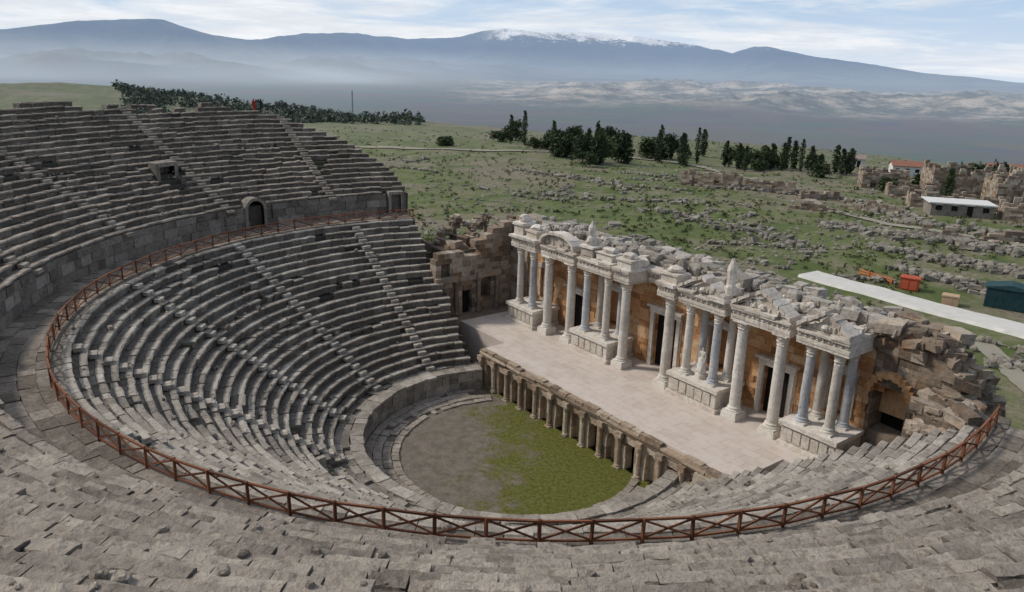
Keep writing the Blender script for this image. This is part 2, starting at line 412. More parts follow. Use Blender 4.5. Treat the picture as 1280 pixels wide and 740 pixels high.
for rr,w_,zz in((8.85,.55,.02),(9.45,.6,.06),(10.1,.65,.1),(10.75,.6,.14)):
    th=rad(157)
    while th<rad(383):
        e=th+U(.5,1.1)/10
        if pol(rr,th)[1]<3.7 and R()<.94: box(mb,pol(rr+U(-.03,.03),(th+e)/2,zz+U(-.03,.02)),(w_-.03,(e-th)*rr-.05,.2),(th+e)/2,.035,tint=U(.3,1),tilt=.04)
        th=e
mb.obj('orchestra_kerb_ring',[M_seatU])
mb=MB(); c=Vector(pol(14.0,rad(270),0))
for k in range(10):
    a=rad(180+k*18+9); box(mb,(c.x+1.45*math.cos(a),c.y-.2+1.45*math.sin(a),2.75),(.35,.5,1.1),a,.01,tint=.8)
    box(mb,(c.x+1.12*math.cos(a),c.y-.2+1.12*math.sin(a),2.3),(.4,.4,.5),a,.01,tint=.9)
bb(mb,c.x-1.7,c.x+1.7,c.y-.2,c.y+1.0,1.75,2.05,.01,.7)
mb.obj('royal_seat_exedra',[M_seat])
# ------------------------------------------------------------------ proscenium
zS=3.4; Y1=4.28
mb=MB(); X0,X1=-11.2,15.2; nb=14; w=(X1-X0)/nb
bb(mb,X0,X1,Y1+1.1,Y1+1.6,-.1,3.1,0,.2,1)  # dark sheet standing in for shade behind the bays
for k in range(nb):
    xa=X0+k*w; xb=xa+w; xm=(xa+xb)/2; ow=.42
    for (p0,p1,oy) in((xa-.001,xm-ow,.25),(xm+ow,xb-.004,.26)):
        for q in range(3): bb(mb,p0,p1,Y1+oy+U(-.02,.02),Y1+.95,q*.917,(q+1)*.917-.01,.012)
    if k%2==0:
        zc=1.75; poly=[(xm-ow,2.75),(xm-ow,zc)]+[(xm-ow*math.cos(math.pi*q/8),zc+ow*math.sin(math.pi*q/8)) for q in range(1,8)]+[(xm+ow,zc),(xm+ow,2.75)]
        prism(mb,poly,Y1+.28,Y1+.9)
        bb(mb,xm-ow,xm+ow,Y1+.7,Y1+.98,0,2.2,.01)
    else:
        bb(mb,xm-ow,xm+ow,Y1+.24,Y1+.9,2.1,2.75,.01)
    lathe(mb,(xa,Y1+.12,0),[(.24,0),(.24,.22),(.17,.26),(.16,2.0),(.2,2.06),(.24,2.3),(.24,2.4)],10)
    bb(mb,xa-.3,xa+.3,Y1-.1,Y1+.4,2.4,2.78,.015)
    bb(mb,xa-.28,xa+.28,Y1-.14,Y1+.3,-.05,.1,.01)
    bb(mb,xa+.012,xb,Y1+.1,Y1+1.3,2.785,3.05,.012)
    if R()<.9: bb(mb,xa+.01,xb-.02,Y1-.12+U(0,.1),Y1+.9,3.06,3.22,.03)
    if R()<.8:
        q=U(.2,.8); bb(mb,xa+.02,xa+q*w,Y1-.02+U(-.05,.1),Y1+.5,3.225,3.4+U(-.02,.12),.035); bb(mb,xa+q*w+.05,xb-.03,Y1+.02,Y1+.45,3.225,3.38+U(-.02,.15),.035)
mb.obj('proscenium_wall',[M_pro,M_dark])
mb=MB()
bb(mb,-18.3,-11.2,6.9,15,0,zS,0,.5); bb(mb,-11.2,15.2,Y1+.5,15,3.05,zS-.004,0,.5); bb(mb,15.2,17.4,9.5,15,0,zS,0,.5)
bb(mb,-11.2,15.2,Y1+1.7,15,0,3.0,0,.5)
mb.obj('stage_floor',[M_stage])
mb=MB()
for k in range(60):
    x=U(14.9,18.5); y=U(4.2,9.5); s=U(.4,1.0)
    box(mb,(x,y,U(.3,.5)+max(0,(x-14.5)*.75)),(s*1.4,s,s*.7),U(0,3),.08,tilt=.2)
bb(mb,12.6,14.9,4.0,4.45,2.2,3.0,.04); bb(mb,12.4,12.9,3.9,4.5,0,2.2,.03); bb(mb,14.6,15.2,3.9,4.5,0,2.2,.03)
mb.obj('parodos_rubble',[M_ruin])
# ------------------------------------------------------------------ stage building
SB=bpy.data.objects.new('stage_building',None); scene.collection.objects.link(SB)
def bwall(mb,x0,x1,y0,y1,z0,topfn,bh=.55,bl=1.2,open_=[],j=.03,mat=0,axis='x'):
    z=z0
    while z<z0+30:
        x=x0-(U(0,.6)); any_=False
        h=bh*U(.85,1.15)
        while x<x1:
            l=bl*U(.6,1.4); a=max(x,x0); b=min(x+l,x1); x+=l
            if b-a<.1: continue
            cm=(a+b)/2
            if z+h*.5>topfn(cm): continue
            any_=True
            segs=[(a,b)]
            for (oa,ob,oz0,oz1) in open_:
                if z+h>oz0+.05 and z<oz1-.05:
                    ns=[]
                    for p,q in segs:
                        if q<=oa or p>=ob: ns.append((p,q)); continue
                        if p<oa: ns.append((p,oa))
                        if q>ob: ns.append((ob,q))
                    segs=ns
            for p,q in segs:
                if q-p<.05: continue
                d=U(-j,j)
                if axis=='x': box(mb,((p+q)/2,(y0+y1)/2+d,z+h/2),(q-p-.008,y1-y0,h-.008),0,.01,mat=mat)
                else: box(mb,((y0+y1)/2+d,(p+q)/2,z+h/2),(y1-y0,q-p-.008,h-.008),0,.01,mat=mat)
        z+=h
        if not any_: break
mb=MB()
rg=[U(-.7,.4) for _ in range(60)]
def top_main(x): return 12.3+rg[int((x+20)*1.1)%60]+(.4 if x<-12 else 0)
ops=[(-.6,1.8,3.4,7.9),(-11.0,-8.8,3.4,7.0),(10.0,12.1,3.4,7.0),(-6.1,-4.,5.6,8.6),(5.1,7.2,5.6,8.6),(-15.3,-13.8,5.6,8.4),(15.0,16.5,5.6,8.4),(17.75,19.95,3.4,8.1)]
bwall(mb,-17.6,17.6,14.2,15.0,zS-.01,lambda x:min(11.6,top_main(x)),.5,1.0,ops,.045)
bwall(mb,-17.6,17.6,14.3,15.0,11.6,top_main,.5,1.0,[],.06,2)
bwall(mb,-17.6,17.6,15.8,17.4,-.1,lambda x:top_main(x)-.4-.5*abs(math.sin(x*1.7)),.7,1.4,[],.05,2)
bb(mb,-17.6,17.6,15.02,15.78,-.1,11.2,0,.3)
for (a,b,c,d) in ops[:7]: bb(mb,a,b,14.62,15.01,c,d,0,.2,1 if c<4 else 0)  # door backs near-black as painted shade, niches keep the stone
mb.obj('scaena_back_wall',[M_ochre,M_dark,M_top],SB)
mb=MB()
for (a,b,c,d) in ops[:3]:
    for k,o in((0,.0),(1,.12)):
        bb(mb,a-.35-o,a-.0-o*2,14.0-.0+o,14.25,c,d+.1,.008,.8); bb(mb,b+o*2,b+.35+o,14.0+o,14.25,c,d+.1,.008,.8)
    bb(mb,a-.45,b+.45,13.95,14.25,d+.12,d+.55,.01,.8); bb(mb,a-.6,b+.6,13.75,14.22,d+.56,d+.75,.01,.9)
for (a,b,c,d) in ops[3:7]:
    bb(mb,a-.25,a-.01,14.05,14.24,c,d,.01); bb(mb,b+.01,b+.25,14.05,14.24,c,d,.01); bb(mb,a-.3,b+.3,13.98,14.24,d+.01,d+.25,.01)
    prism(mb,[(a-.35,d+.26),(b+.35,d+.26),((a+b)/2,d+.75)],13.98,14.22)
mb.obj('door_frames',[M_cream],SB)
mb=MB(); PODS=[(-16.4,-12.6),(-7.2,-2.8),(4.0,8.4),(13.8,17.6)]
for a,b in PODS:
    bb(mb,a-.14,b+.14,10.95,14.19,zS+.003,zS+.32,.008,.8)
    n=3
    for k in range(n):
        xa=a+(b-a)*k/n; bb(mb,xa,xa+(b-a)/n-.01,11.1,14.18,zS+.325,zS+1.5,.008,U(.4,.9))
    bb(mb,a-.16,b+.16,10.92,14.17,zS+1.505,zS+1.8,.012,.9)
    for q in range(5):
        xx=a+.35+(b-a-.7)*q/5; bb(mb,xx,xx+(b-a-.7)/5-.12,11.03,11.09,zS+.5,zS+1.35,.02,.5)
mb.obj('column_podia',[M_cream],SB)
def capital(mb,c,r,h,tint,mat=0):
    lathe(mb,c,[(r*.95,0),(r*1.1,h*.05),(r*.95,h*.1),(r*1.2,h*.35),(r*1.05,h*.4),(r*1.4,h*.7),(r*1.15,h*.74),(r*1.7,h*.95),(r*1.5,h*.97)],14,tint,mat,.09)
    box(mb,(c[0],c[1],c[2]+h*.94),(r*3.1,r*3.1,h*.13),0,.012,tint,mat)
def column(mb,x,y,z0,z1,r,mat,plinth=0):
    if plinth: bb(mb,x-r*1.55,x+r*1.55,y-r*1.55,y+r*1.55,z0,z0+plinth,.01,.8,0); z0+=plinth+.002
    bb(mb,x-r*1.4,x+r*1.4,y-r*1.4,y+r*1.4,z0,z0+.14,.008,.8,0)
    H=z1-z0; ch=.8; ti=U(.1,1)
    lathe(mb,(x,y,z0+.14),[(r*1.38,0),(r*1.42,.06),(r*1.3,.12),(r*1.12,.16),(r*1.24,.22),(r*1.2,.28),(r*1.03,.33),(r,.42)],18,ti,mat)
    cuts=sorted([.42,U(.3,.4)*H,U(.6,.75)*H,H-ch-.2])
    def rr(z): return r*(1-.15*(z/H)**1.4)
    for a,b in zip(cuts[:-1],cuts[1:]):
        lathe(mb,(x+U(-.01,.01),y+U(-.01,.01),z0+.14),[(rr(a)-.012,a),(rr(a),a+.025),(rr((a+b)/2),(a+b)/2),(rr(b),b-.025),(rr(b)-.012,b)],18,ti+U(-.3,.3),mat,.006)
    lathe(mb,(x,y,z0+.14),[(r*.86,H-ch-.2),(r*.92,H-ch-.16),(r*.92,H-ch-.13)],18,ti,mat)
    capital(mb,(x,y,z1-ch),r*.9,ch,.8,0)
mb=MB(); zE=10.65
for i,x in enumerate((-11.4,-8.3,-1.72,2.93,9.5,12.6)):
    column(mb,x,11.83,zS,zE,.4,0,.45)
for i,(a,b) in enumerate(PODS):
    for k,x in enumerate((a+.95,b-.95)):
        column(mb,x,11.75,zS+1.8,zE,.32,1 if (i+k)%2 else 0)
        column(mb,x+.05,13.35,zS+1.8,zE,.3,1 if (i+k)%2==0 else 0)
cols=mb.obj('colonnade_columns',[M_col,M_colb],SB,smooth=False)
mb=MB()
def entab(x0,x1,y0,y1=14.15,z=zE+.003,big=0):
    n=max(2,int((x1-x0)/1.1)); cs=[x0+(x1-x0)*k/n for k in range(n+1)]
    for p,q in zip(cs[:-1],cs[1:]):
        o=U(-.03,.03)
        bb(mb,p,q-.012,y0+o,y1,z,z+.2,.012,U(.3,1)); bb(mb,p,q-.012,y0+o-.04,y1,z+.205,z+.42,.012,U(.3,1))
        bb(mb,p+.01,q-.02,y0+.06+o,y1+.003,z+.423,z+.8,.015,U(.1,.8))
        for g in range(3):
            xx=p+(g+.5)*(q-p)/3; lathe(mb,(xx,y0+.05,z+.48),[(.05,0),(.12,.08),(.06,.16),(.1,.24),(.03,.3)],6,U(.4,1),0,.2)
        if R()<.93: bb(mb,p,q-.015,y0-.16+o,y1+.006,z+.803,z+.95,.018,U(.3,1))
        if R()<.8: bb(mb,p-.06,q+.04,y0-.34+U(0,.12),y1+.009,z+.953,z+1.18+U(-.04,.04),.04,U(.3,1))
        else: bb(mb,p,q,y0+.2,y1+.009,z+.953,z+1.1,.05,U(.2,.8))
    n=int((x1-x0)/.2)
    for k in range(n):
        if R()<.85: xx=x0+(k+.5)*(x1-x0)/n; bb(mb,xx-.05,xx+.05,y0-.09,y0+.1,z+.68,z+.81,.008,.6)
    return z+1.16
def tri_ped(x0,x1,y0,z,h,d=.8):
    xm=(x0+x1)/2
    prism(mb,[(x0+.3,z+.01),(x1-.3,z+.01),(xm+U(-.2,.2),z+h-.3)],y0+.12,y0+d,.35)
    for (a,b) in((x0-.2,xm),(x1+.2,xm)):
        sx=1 if b>a else -1; n=5
        for k in range(n):
            if k>=n-2 and R()<.3: continue
            f0,f1=k/n,(k+1)/n-.015
            P0=(a+(b-a)*f0,z+.05+(h)*f0);P1=(a+(b-a)*f1,z+.05+h*f1); o=U(-.03,.03)
            prism(mb,[(P0[0],P0[1]-.05+o),(P1[0],P1[1]-.05+o),(P1[0],P1[1]+.22+o+U(-.04,.05)),(P0[0],P0[1]+.22+o+U(-.04,.05))],y0-.33+U(0,.12),y0+d+.1+U(-.2,.1),U(.3,1),0,.03)
            prism(mb,[(P0[0],P0[1]-.19),(P1[0],P1[1]-.19),(P1[0],P1[1]-.07),(P0[0],P0[1]-.07)],y0-.1+U(0,.05),y0+d,U(.2,.8),0,.015)
    lathe(mb,(xm,y0+.05,z+.12),[(.0,0),(.22,.02),(.26,.15),(.2,.3),(.0,.36)],8,.9,0,.15)
    for k in range(int((x1-x0)*2.5)): rock(mb,(U(x0+.8,x1-.8),y0+.08,z+U(.1,.35)),(.2,.2,.3),U(.3,1))
def arc_ped(x0,x1,y0,z,h,d=.8):
    xm=(x0+x1)/2; w=(x1-x0)/2; n=9
    def pt(k,o):
        a=math.pi*k/n; return (xm-(w+.2-o)*math.cos(a), z+.02+(h-o)*math.sin(a)**.9 if 0<k<n else z+.02)
    poly=[pt(k,.28) for k in range(n+1)]; prism(mb,poly,y0+.12,y0+d,.35)
    for k in range(n):
        q=[pt(k,0),pt(k+.97,0),pt(k+.97,.24),pt(k,.24)]
        prism(mb,q,y0-.32+U(0,.1),y0+d+.08+U(-.2,.1),U(.4,1),0,.025)
    for k in range(int((x1-x0)*3.5)): rock(mb,(U(x0+.6,x1-.6),y0+.08,z+U(.15,.55)),(.22,.2,.35),U(.3,1))
def debris(x0,x1,y0,y1,z,n,smin=.3,smax=.9,zr=.5,mt=0):
    for k in range(n):
        s=U(smin,smax)
        if R()<.6: box(mb,(U(x0,x1),U(y0,y1),z+s*.25+U(0,zr)*.4),(s*U(.8,1.6),s,s*U(.5,.8)),U(-.4,.4),.07,tilt=.15,mat=mt)
        else: rock(mb,(U(x0,x1),U(y0,y1),z+s*.25+U(0,zr)*.4),(s*U(.8,1.6),s,s*U(.7,1.1)),None,mt)
def fragment(x0,x1,y0,y1,z,h):
    bb(mb,x0,x1,y0,y1,z,z+h*.55,.03); bb(mb,x0-.1,x1+.1,y0-.1,y1+.05,z+h*.56,z+h*.72,.04); rock(mb,((x0+x1)/2,(y0+y1)/2,z+h*.9),((x1-x0)*.9,(y1-y0)*.9,h*.5))
z=entab(-16.3,-12.7,11.2); fragment(-16.2,-14.9,11.4,12.8,z,1.6); fragment(-14.5,-13.0,11.5,12.8,z,1.0); debris(-16.2,-12.8,12.6,14,z,12,.4,.9,1.2)
z=entab(-12.1,-7.6,11.35); arc_ped(-12.0,-7.7,11.35,z,1.25); debris(-12,-7.8,12.4,14,z,14,.3,.7)
z=entab(-7.05,-2.95,11.2); fragment(-6.9,-5.5,11.4,12.8,z,1.2); fragment(-5.1,-3.3,11.5,12.8,z,.9); debris(-7,-3,12.6,14,z,10,.3,.7)
lathe(mb,(-6.2,11.9,z+1.2),[(.45,0),(.38,.3),(.25,.5),(.32,.9),(.3,1.2),(.12,1.5),(.05,1.7)],9,.7,0,.15)
for (a,b) in((-2.55,-.85),(2.1,3.8)):
    z=entab(a,b,11.1); fragment(a+.1,b-.1,11.3,12.6,z,1.0); debris(a,b,12.3,13.8,z,5,.4,.8)
entab(-.8,2.05,13.2,14.15,zE+.02)
z=entab(4.1,8.3,11.22); tri_ped(4.4,8.0,11.22,z,1.15); debris(4.3,8.2,12.4,14,z,14,.3,.8)
lathe(mb,(7.9,12.0,z+.3),[(.5,0),(.4,.5),(.3,.7),(.28,1.4),(.34,1.7),(.15,2.3),(.1,2.5)],9,.7,0,.15)
z=entab(8.75,13.35,11.3); tri_ped(9.0,13.1,11.3,z,1.3); debris(9,13.2,12.4,14,z,16,.3,.8)
z=entab(13.9,17.5,11.18); tri_ped(14.1,17.3,11.18,z,1.1); debris(14,17.3,12.3,14,z,12,.3,.8)
for (a,b) in((-12.6,-12.2),(-7.5,-7.15),(-2.85,-2.6),(3.85,4.05),(8.4,8.65),(13.45,13.8)): bb(mb,a,b,13.0,14.14,zE+.01,zE+.9,.01)
debris(-17,17.3,13.8,17.2,12.0,280,.3,.95,.8,1)
mb.obj('entablature_and_pediments',[M_cream,M_top],SB)
def figure(name,loc,rz,h,mats,parent=None):
    verts=[(0,0,.93),(0,0,1.15),(0,0,1.38),(0,0,1.5),(0,.01,1.6),(0,.02,1.72),
           (.19,0,1.42),(.24,.02,1.12),(.22,.12,.88),(.21,.15,.8),(-.19,0,1.42),(-.25,0,1.12),(-.24,.06,.86),(-.24,.08,.78),
           (.1,0,.88),(.11,.02,.5),(.11,-.02,.09),(.12,.13,.04),(-.1,0,.88),(-.12,.05,.5),(-.13,.0,.09),(-.14,.15,.04)]
    edges=[(0,1),(1,2),(2,3),(3,4),(4,5),(2,6),(6,7),(7,8),(8,9),(2,10),(10,11),(11,12),(12,13),(0,14),(14,15),(15,16),(16,17),(0,18),(18,19),(19,20),(20,21)]
    rr=[.14,.12,.15,.06,.09,.075,.075,.05,.038,.035,.075,.05,.038,.035,.1,.065,.045,.04,.1,.065,.045,.04]
    me=bpy.data.meshes.new(name); me.from_pydata(verts,edges,[]); ob=bpy.data.objects.new(name,me); scene.collection.objects.link(ob)
    for m in mats: me.materials.append(m)
    sk=ob.modifiers.new('skin','SKIN'); sv=me.skin_vertices[0].data
    for i,v in enumerate(sv): v.radius=(rr[i],rr[i]*.85)
    sv[0].use_root=True
    ss_=ob.modifiers.new('sub','SUBSURF'); ss_.levels=1; ss_.render_levels=1
    ob.location=loc; ob.rotation_euler=(0,0,rz); ob.scale=(h/1.8,)*3
    if parent: ob.parent=parent
    return ob
st_=figure('statue',(6.2,12.0,zS+1.8+.35),math.pi,2.1,[M_col],SB)
mb=MB(); lathe(mb,(6.2,12.0,zS+1.802),[(.42,0),(.42,.33),(.33,.35),(.36,.6),(.27,1.3),(.22,1.6)],12,.9,0,.06); mb.obj('statue_robe_and_plinth',[M_col],SB)
# ------------------------------------------------------------------ ruined side wings
mb=MB()
r2=[U(-.5,.5) for _ in range(80)]
RT=lambda x:11.7+r2[int(x*3)%80]-max(0,x-21.5)*1.6
bwall(mb,17.61,24.0,14.3,16.6,-.1,RT,.55,1.0,[(17.75,19.95,3.4,8.1)],.09)
for q in range(11):
    a=math.pi*(q+.5)/11; box(mb,(18.85-1.32*math.cos(a),14.25,8.0+1.32*math.sin(a)),(.42,.6,.42),0,.04,mat=1)
for q in range(9):
    a=math.pi*(q+.5)/9; box(mb,(18.85-.85*math.cos(a),15.2,8.0+.85*math.sin(a)),(.5,1.2,.5),0,.04,mat=1)
bb(mb,17.7,20.,15.6,16,6.2,9.2,0,.8,1); bb(mb,17.7,20.,14.6,16,3.4,5.2,.05,.4); bb(mb,17.7,20,16.1,16.5,3.4,6.4,0,0,2)
def pile(x,y,w_,d_,zt,n=34):
    bb(mb,x-w_/2,x+w_/2,y-d_/2,y+d_/2,-.1,zt-.3,.1,.2)
    bwall(mb,x-w_/2,x+w_/2,y-d_/2-.05,y+d_/2+.05,max(0,zt-4),lambda q:zt,.5,.9,[],.1)
    for k in range(n):
        s=U(.4,1.0); (box(mb,(U(x-w_/2,x+w_/2),U(y-d_/2,y+d_/2),zt+U(-.1,.35)),(s*1.5,s*.9,s*.55),U(-.6,.6),.08,tilt=.22) if R()<.7 else rock(mb,(U(x-w_/2,x+w_/2),U(y-d_/2,y+d_/2),zt+U(0,.3)),(s*1.2,s,s*.8)))
for a_ in [(22.6,13.2,2.6,2.2,9.0),(22.7,11.8,2.4,1.4,7.6),(22.4,10.5,2.6,1.4,6.3),(21.8,9.3,3.6,1.4,5.0),(20,8.3,4.0,1.4,4.1)]: pile(*a_)
for k in range(60):
    s=U(.4,1.); rock(mb,(U(18.2,21.4),U(9,13.8),3.4+U(0,.8)),(s*1.2,s,s*.8))
for k in range(150):
    s=U(.35,1.0); x=U(17.5,24.2); y=U(14.2,16.9); box(mb,(x,y,RT(x)+U(-.2,.4)),(s*1.5,s,s*.6),U(-.6,.6),.08,tilt=.25)
mb.obj('ruined_wing_wall',[M_ruin,M_ochre,M_dark])
mb=MB()
bwall(mb,5.2,14.5,-21.0,-20.0,-.1,lambda y:9.4+r2[int(y*5)%80]*1.2+max(0,y-9)*.55,.5,.9,[(8.2,9.3,3.4,5.7),(5.8,6.8,7.2,8.6),(10.4,11.6,4.8,6.6)],.05,0,'y')
bb(mb,-20.95,-20.5,8.1,9.4,0,5.8,0,.1,1); bb(mb,-20.95,-20.5,5.6,12,5.81,8.8,0,.1,0); bb(mb,-20.4,-18.2,4.6,15,0,3.35,0,.4)
for y in(5.4,7.4,10.0,12.2): lathe(mb,(-19.8,y,3.4),[(.3,0),(.3,.25),(.22,.3),(.2,3.0),(.3,3.3),(.32,3.5)],10)
for (a,b) in((5.,7.5),(9.8,12.5)): bb(mb,-20.,-19.55,a,b,6.9,7.4,.04)
for k in range(230):
    s=U(.35,1.0); x=U(-30,-20.5); y=U(8.5,16); zt=9.3+1.5*math.sin(x*1.3)+1.2*math.cos(y)-.2*abs(x+22)
    (box if R()<.6 else (lambda m_,c_,s_,*a,**k_:rock(m_,c_,s_)))(mb,(x,y,zt+U(-.6,.6)),(s*1.5,s,s*.7),U(-.6,.6),.08,tilt=.25)
bb(mb,-29,-21.1,9,16,-.1,8.6,.1,.1)
bwall(mb,-20.5,-17.3,14.0,16.2,-.1,lambda x:12.3+r2[int(-x*4)%80]*1.4,.6,1.0,[],.08)
mb.obj('ruined_wing_wall',[M_ruin,M_dark])
# ------------------------------------------------------------------ terrain
def sst(a,b,x): t=np.clip((x-a)/(b-a),0,1); return t*t*(3-2*t)
YAW=-.919
def az2px(az): return 640+996*np.tan(np.clip(az-YAW,-1.25,1.25))
sky_px=[-1500,-500,0,30,60,90,150,200,260,300,330,400,440,500,560,590,620,660,700,740,780,820,850,890,905,930,960,1000,1040,1080,1150,1200,1280,1500,2500]
sky_y=[60,40,38,35,31,27,25,30,44,50,47,44,42,49,47,43,39,42,41,44,46,53,58,64,68,59,64,72,76,82,92,96,106,112,140]
def H(x,y):
    d=np.hypot(x,y)+1e-6; az=np.arctan2(x,y); px=az2px(az)
    edge=np.interp(px,[0,500,1150,1400],[280,270,205,195])
    h=-3*sst(140,300,d)-217*sst(0,1,(d-edge)/1200.)
    h=h+ (fbm(x/25,y/25,4,3)-.5)*2.0*sst(30,80,d)*(1-sst(1500,3000,d)) + (fbm(x/90,y/90,3,9)-.5)*7*sst(70,200,d)
    top=np.interp(px,[-600,0,90,150,250,330,410,490,560],[-9,-2,-3,-8,-16,-22,-27,-42,-62])
    ht=(top-(h))*np.exp(-((d-700)/230.)**2)
    h=h+np.where((px<600)&(ht>0),ht,0)+(fbm(x/60,y/60,4,21)-.5)*8*np.exp(-((d-700)/230.)**2)*(px<600)
    h=h-.7*(1-sst(17,19,d))
    w=sst(3900,5200,d)*(1-sst(8500,10500,d))*sst(450,850,px)
    h=h+w*(rfbm(x/1100,y/1100,8,31)**1.6)*150
    hz=77+(px-640)*.03; el=(hz-np.interp(px,sky_px,sky_y))*.956/np.sqrt(996**2+np.minimum((px-640)**2,4e6))
    RR=np.interp(px,[-500,300,520,850,1000,1400],[13000,14500,22000,23000,18000,15000])
    tz=27+el*RR
    # the crest wanders in depth so that spurs and gullies run in all directions
    q=(d-RR+(fbm(x/3800,y/3800,3,71)-.5)*5000)/(RR*.24); shape=np.where(q<0,np.exp(-(q*1.35)**2),np.exp(-(q*.8)**2))
    nz=rfbm(x/2300,y/2300,9,41)
    rough=(nz-.66)*(.95*(1-.78*shape**3))*shape**.6
    amp=(tz+220)*(.12*shape+.9*shape*(1-.75*(1-shape))+rough)
    q2=(d-RR*.62)/(RR*.1); amp2=(tz+220)*.42*np.exp(-q2*q2)*np.clip((rfbm(x/1700,y/1700,7,61)-.35)*1.9,0,1.2)*sst(900,300,px)
    h=h+np.where(d>6500,np.maximum(amp,0)+amp2,0)*sst(6500,9000,d)
    return h
naz_v=1250; az_v=np.linspace(YAW-.78,YAW+.78,naz_v); az_r=np.linspace(YAW+.78,YAW-.78+2*np.pi,162)[1:-1]
AZ=np.concatenate([az_v,az_r]); na=len(AZ)
RD=np.concatenate([np.array([.01]),np.geomspace(8,150,110),np.geomspace(152,2000,120),np.geomspace(2030,40000,260)]); nr=len(RD)
A,D=np.meshgrid(AZ,RD); X=D*np.sin(A);Y=D*np.cos(A);Z=H(X,Y)
co=np.stack([X,Y,Z],-1).reshape(-1,3).astype(np.float32)
i0=np.arange(nr-1)[:,None]*na; j=np.arange(na)[None,:]; j2=(j+1)%na
F=np.stack([i0+j,i0+na+j,i0+na+j2,i0+j2],-1).reshape(-1,4)
me=bpy.data.meshes.new('terrain'); me.vertices.add(len(co)); me.vertices.foreach_set('co',co.ravel())
me.loops.add(F.size); me.loops.foreach_set('vertex_index',F.ravel().astype(np.int32)); me.polygons.add(len(F))
me.polygons.foreach_set('loop_start',np.arange(0,F.size,4,dtype=np.int32))
me.polygons.foreach_set('use_smooth',np.ones(len(F),dtype=bool)); me.update(calc_edges=True)
terr=bpy.data.objects.new('terrain',me); scene.collection.objects.link(terr)
import bisect
AZl=list(AZ); RDl=list(RD)
def hh(x,y):
    d=math.hypot(x,y); a=math.atan2(x,y)
    while a<AZl[0]: a+=2*math.pi
    i=min(max(bisect.bisect(AZl,a)-1,0),na-1); i2=(i+1)%na; a2=AZl[i2] if i2 else AZl[0]+2*math.pi
    fa_=(a-AZl[i])/(a2-AZl[i]); k=min(max(bisect.bisect(RDl,d)-1,0),nr-2); fd=(d-RDl[k])/(RDl[k+1]-RDl[k])
    return float((Z[k,i]*(1-fa_)+Z[k,i2]*fa_)*(1-fd)+(Z[k+1,i]*(1-fa_)+Z[k+1,i2]*fa_)*fd)
m,t=newmat('terrain_surface_painted_haze'); p=t.pos(); s=t.sep(p)
ln=t.n.new('ShaderNodeVectorMath'); ln.operation='LENGTH'; t.inp(ln.inputs[0],p); d=ln.outputs['Value']
n1=t.noise(p,.02,6,.65); n2=t.noise(p,.12,6,.7); n3=t.noise(p,1.1,5,.75)
grass=t.mix(t.ss(.35,.65,n2),(.08,.11,.03),(.145,.165,.065))
dry=t.mix(t.ss(.4,.6,n3),(.15,.13,.085),(.24,.21,.155))
near=t.mix(t.ss(.47,.58,t.m('ADD',t.m('MULTIPLY',n1,.6),t.m('MULTIPLY',n2,.4))),grass,dry)
near=t.mix(t.m('MULTIPLY',t.ss(.57,.66,t.noise(p,.35,7,.8)),.7),near,(.29,.265,.215))
near=t.mix(t.m('MULTIPLY',t.ss(.54,.66,t.noise(p,.7,6,.8)),.6),near,(.065,.072,.038))
near=t.mix(t.m('MULTIPLY',t.ss(.56,.7,n3),.4),near,(.075,.082,.045))
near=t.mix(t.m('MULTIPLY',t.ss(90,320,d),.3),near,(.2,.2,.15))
vo=t.n.new('ShaderNodeTexVoronoi'); vo.inputs['Scale'].default_value=.0035; t.inp(vo.inputs['Vector'],p)
plain=t.mix(.5,t.mix(.5,(.13,.115,.09),vo.outputs['Color'],'MULTIPLY'),(.13,.115,.095))
plain=t.mix(t.ss(.45,.6,t.noise(p,.0016,5,.6)),plain,(.085,.105,.065))
bad=t.mix(t.ss(.43,.62,t.noise(p,.003,10,.78)),(.13,.13,.105),(.6,.51,.39))
atn=t.m('ARCTAN2',s[0],s[1])
bm=t.m('MULTIPLY',t.m('MULTIPLY',t.ss(4100,5200,d),t.ss(11500,8500,d)),t.ss(-1.05,-.9,atn))
far=t.mix(bm,plain,bad)
c=t.mix(t.ss(450,1500,d),near,far)
mtn=t.mix(t.ss(.4,.6,t.noise(p,.0012,8,.7)),(.03,.04,.045),(.13,.125,.11))
c=t.mix(t.ss(9500,12000,d),c,mtn)
snz=t.m('ADD',s[2],t.m('MULTIPLY',t.m('SUBTRACT',t.noise(p,.0022,10,.82),.5),1500))
snow=t.m('MULTIPLY',t.ss(520,680,snz),t.ss(-.985,-.93,atn))
snow=t.m('MULTIPLY',snow,t.m('MULTIPLY',t.ss(11000,14000,d),t.ss(330,470,s[2])))
c=t.mix(snow,c,(.9,.92,.95))
hz_f=t.m('SUBTRACT',1.0,t.m('POWER',2.718,t.m('MULTIPLY',d,-1/9500.)))  # aerial haze painted onto the terrain by distance from the origin
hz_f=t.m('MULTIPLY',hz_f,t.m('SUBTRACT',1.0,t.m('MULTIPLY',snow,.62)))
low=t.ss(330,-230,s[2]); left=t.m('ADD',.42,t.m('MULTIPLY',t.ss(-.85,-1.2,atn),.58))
painted_mist=t.m('MULTIPLY',t.m('MULTIPLY',t.ss(1200,10500,d),low),left)  # valley mist painted on the ground by distance, height and azimuth
painted_mist=t.m('MULTIPLY',painted_mist,t.m('ADD',.7,t.m('MULTIPLY',t.noise(p,.0004,3),.5)),clamp=True)
hf=t.m('MAXIMUM',hz_f,t.m('MULTIPLY',painted_mist,.92))
hcol=t.mix(painted_mist,(.25,.34,.48),(.57,.65,.75))
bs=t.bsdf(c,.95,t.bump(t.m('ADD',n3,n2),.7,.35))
em=t.n.new('ShaderNodeEmission'); t.inp(em.inputs[0],hcol)  # haze colour glows from the terrain surface itself
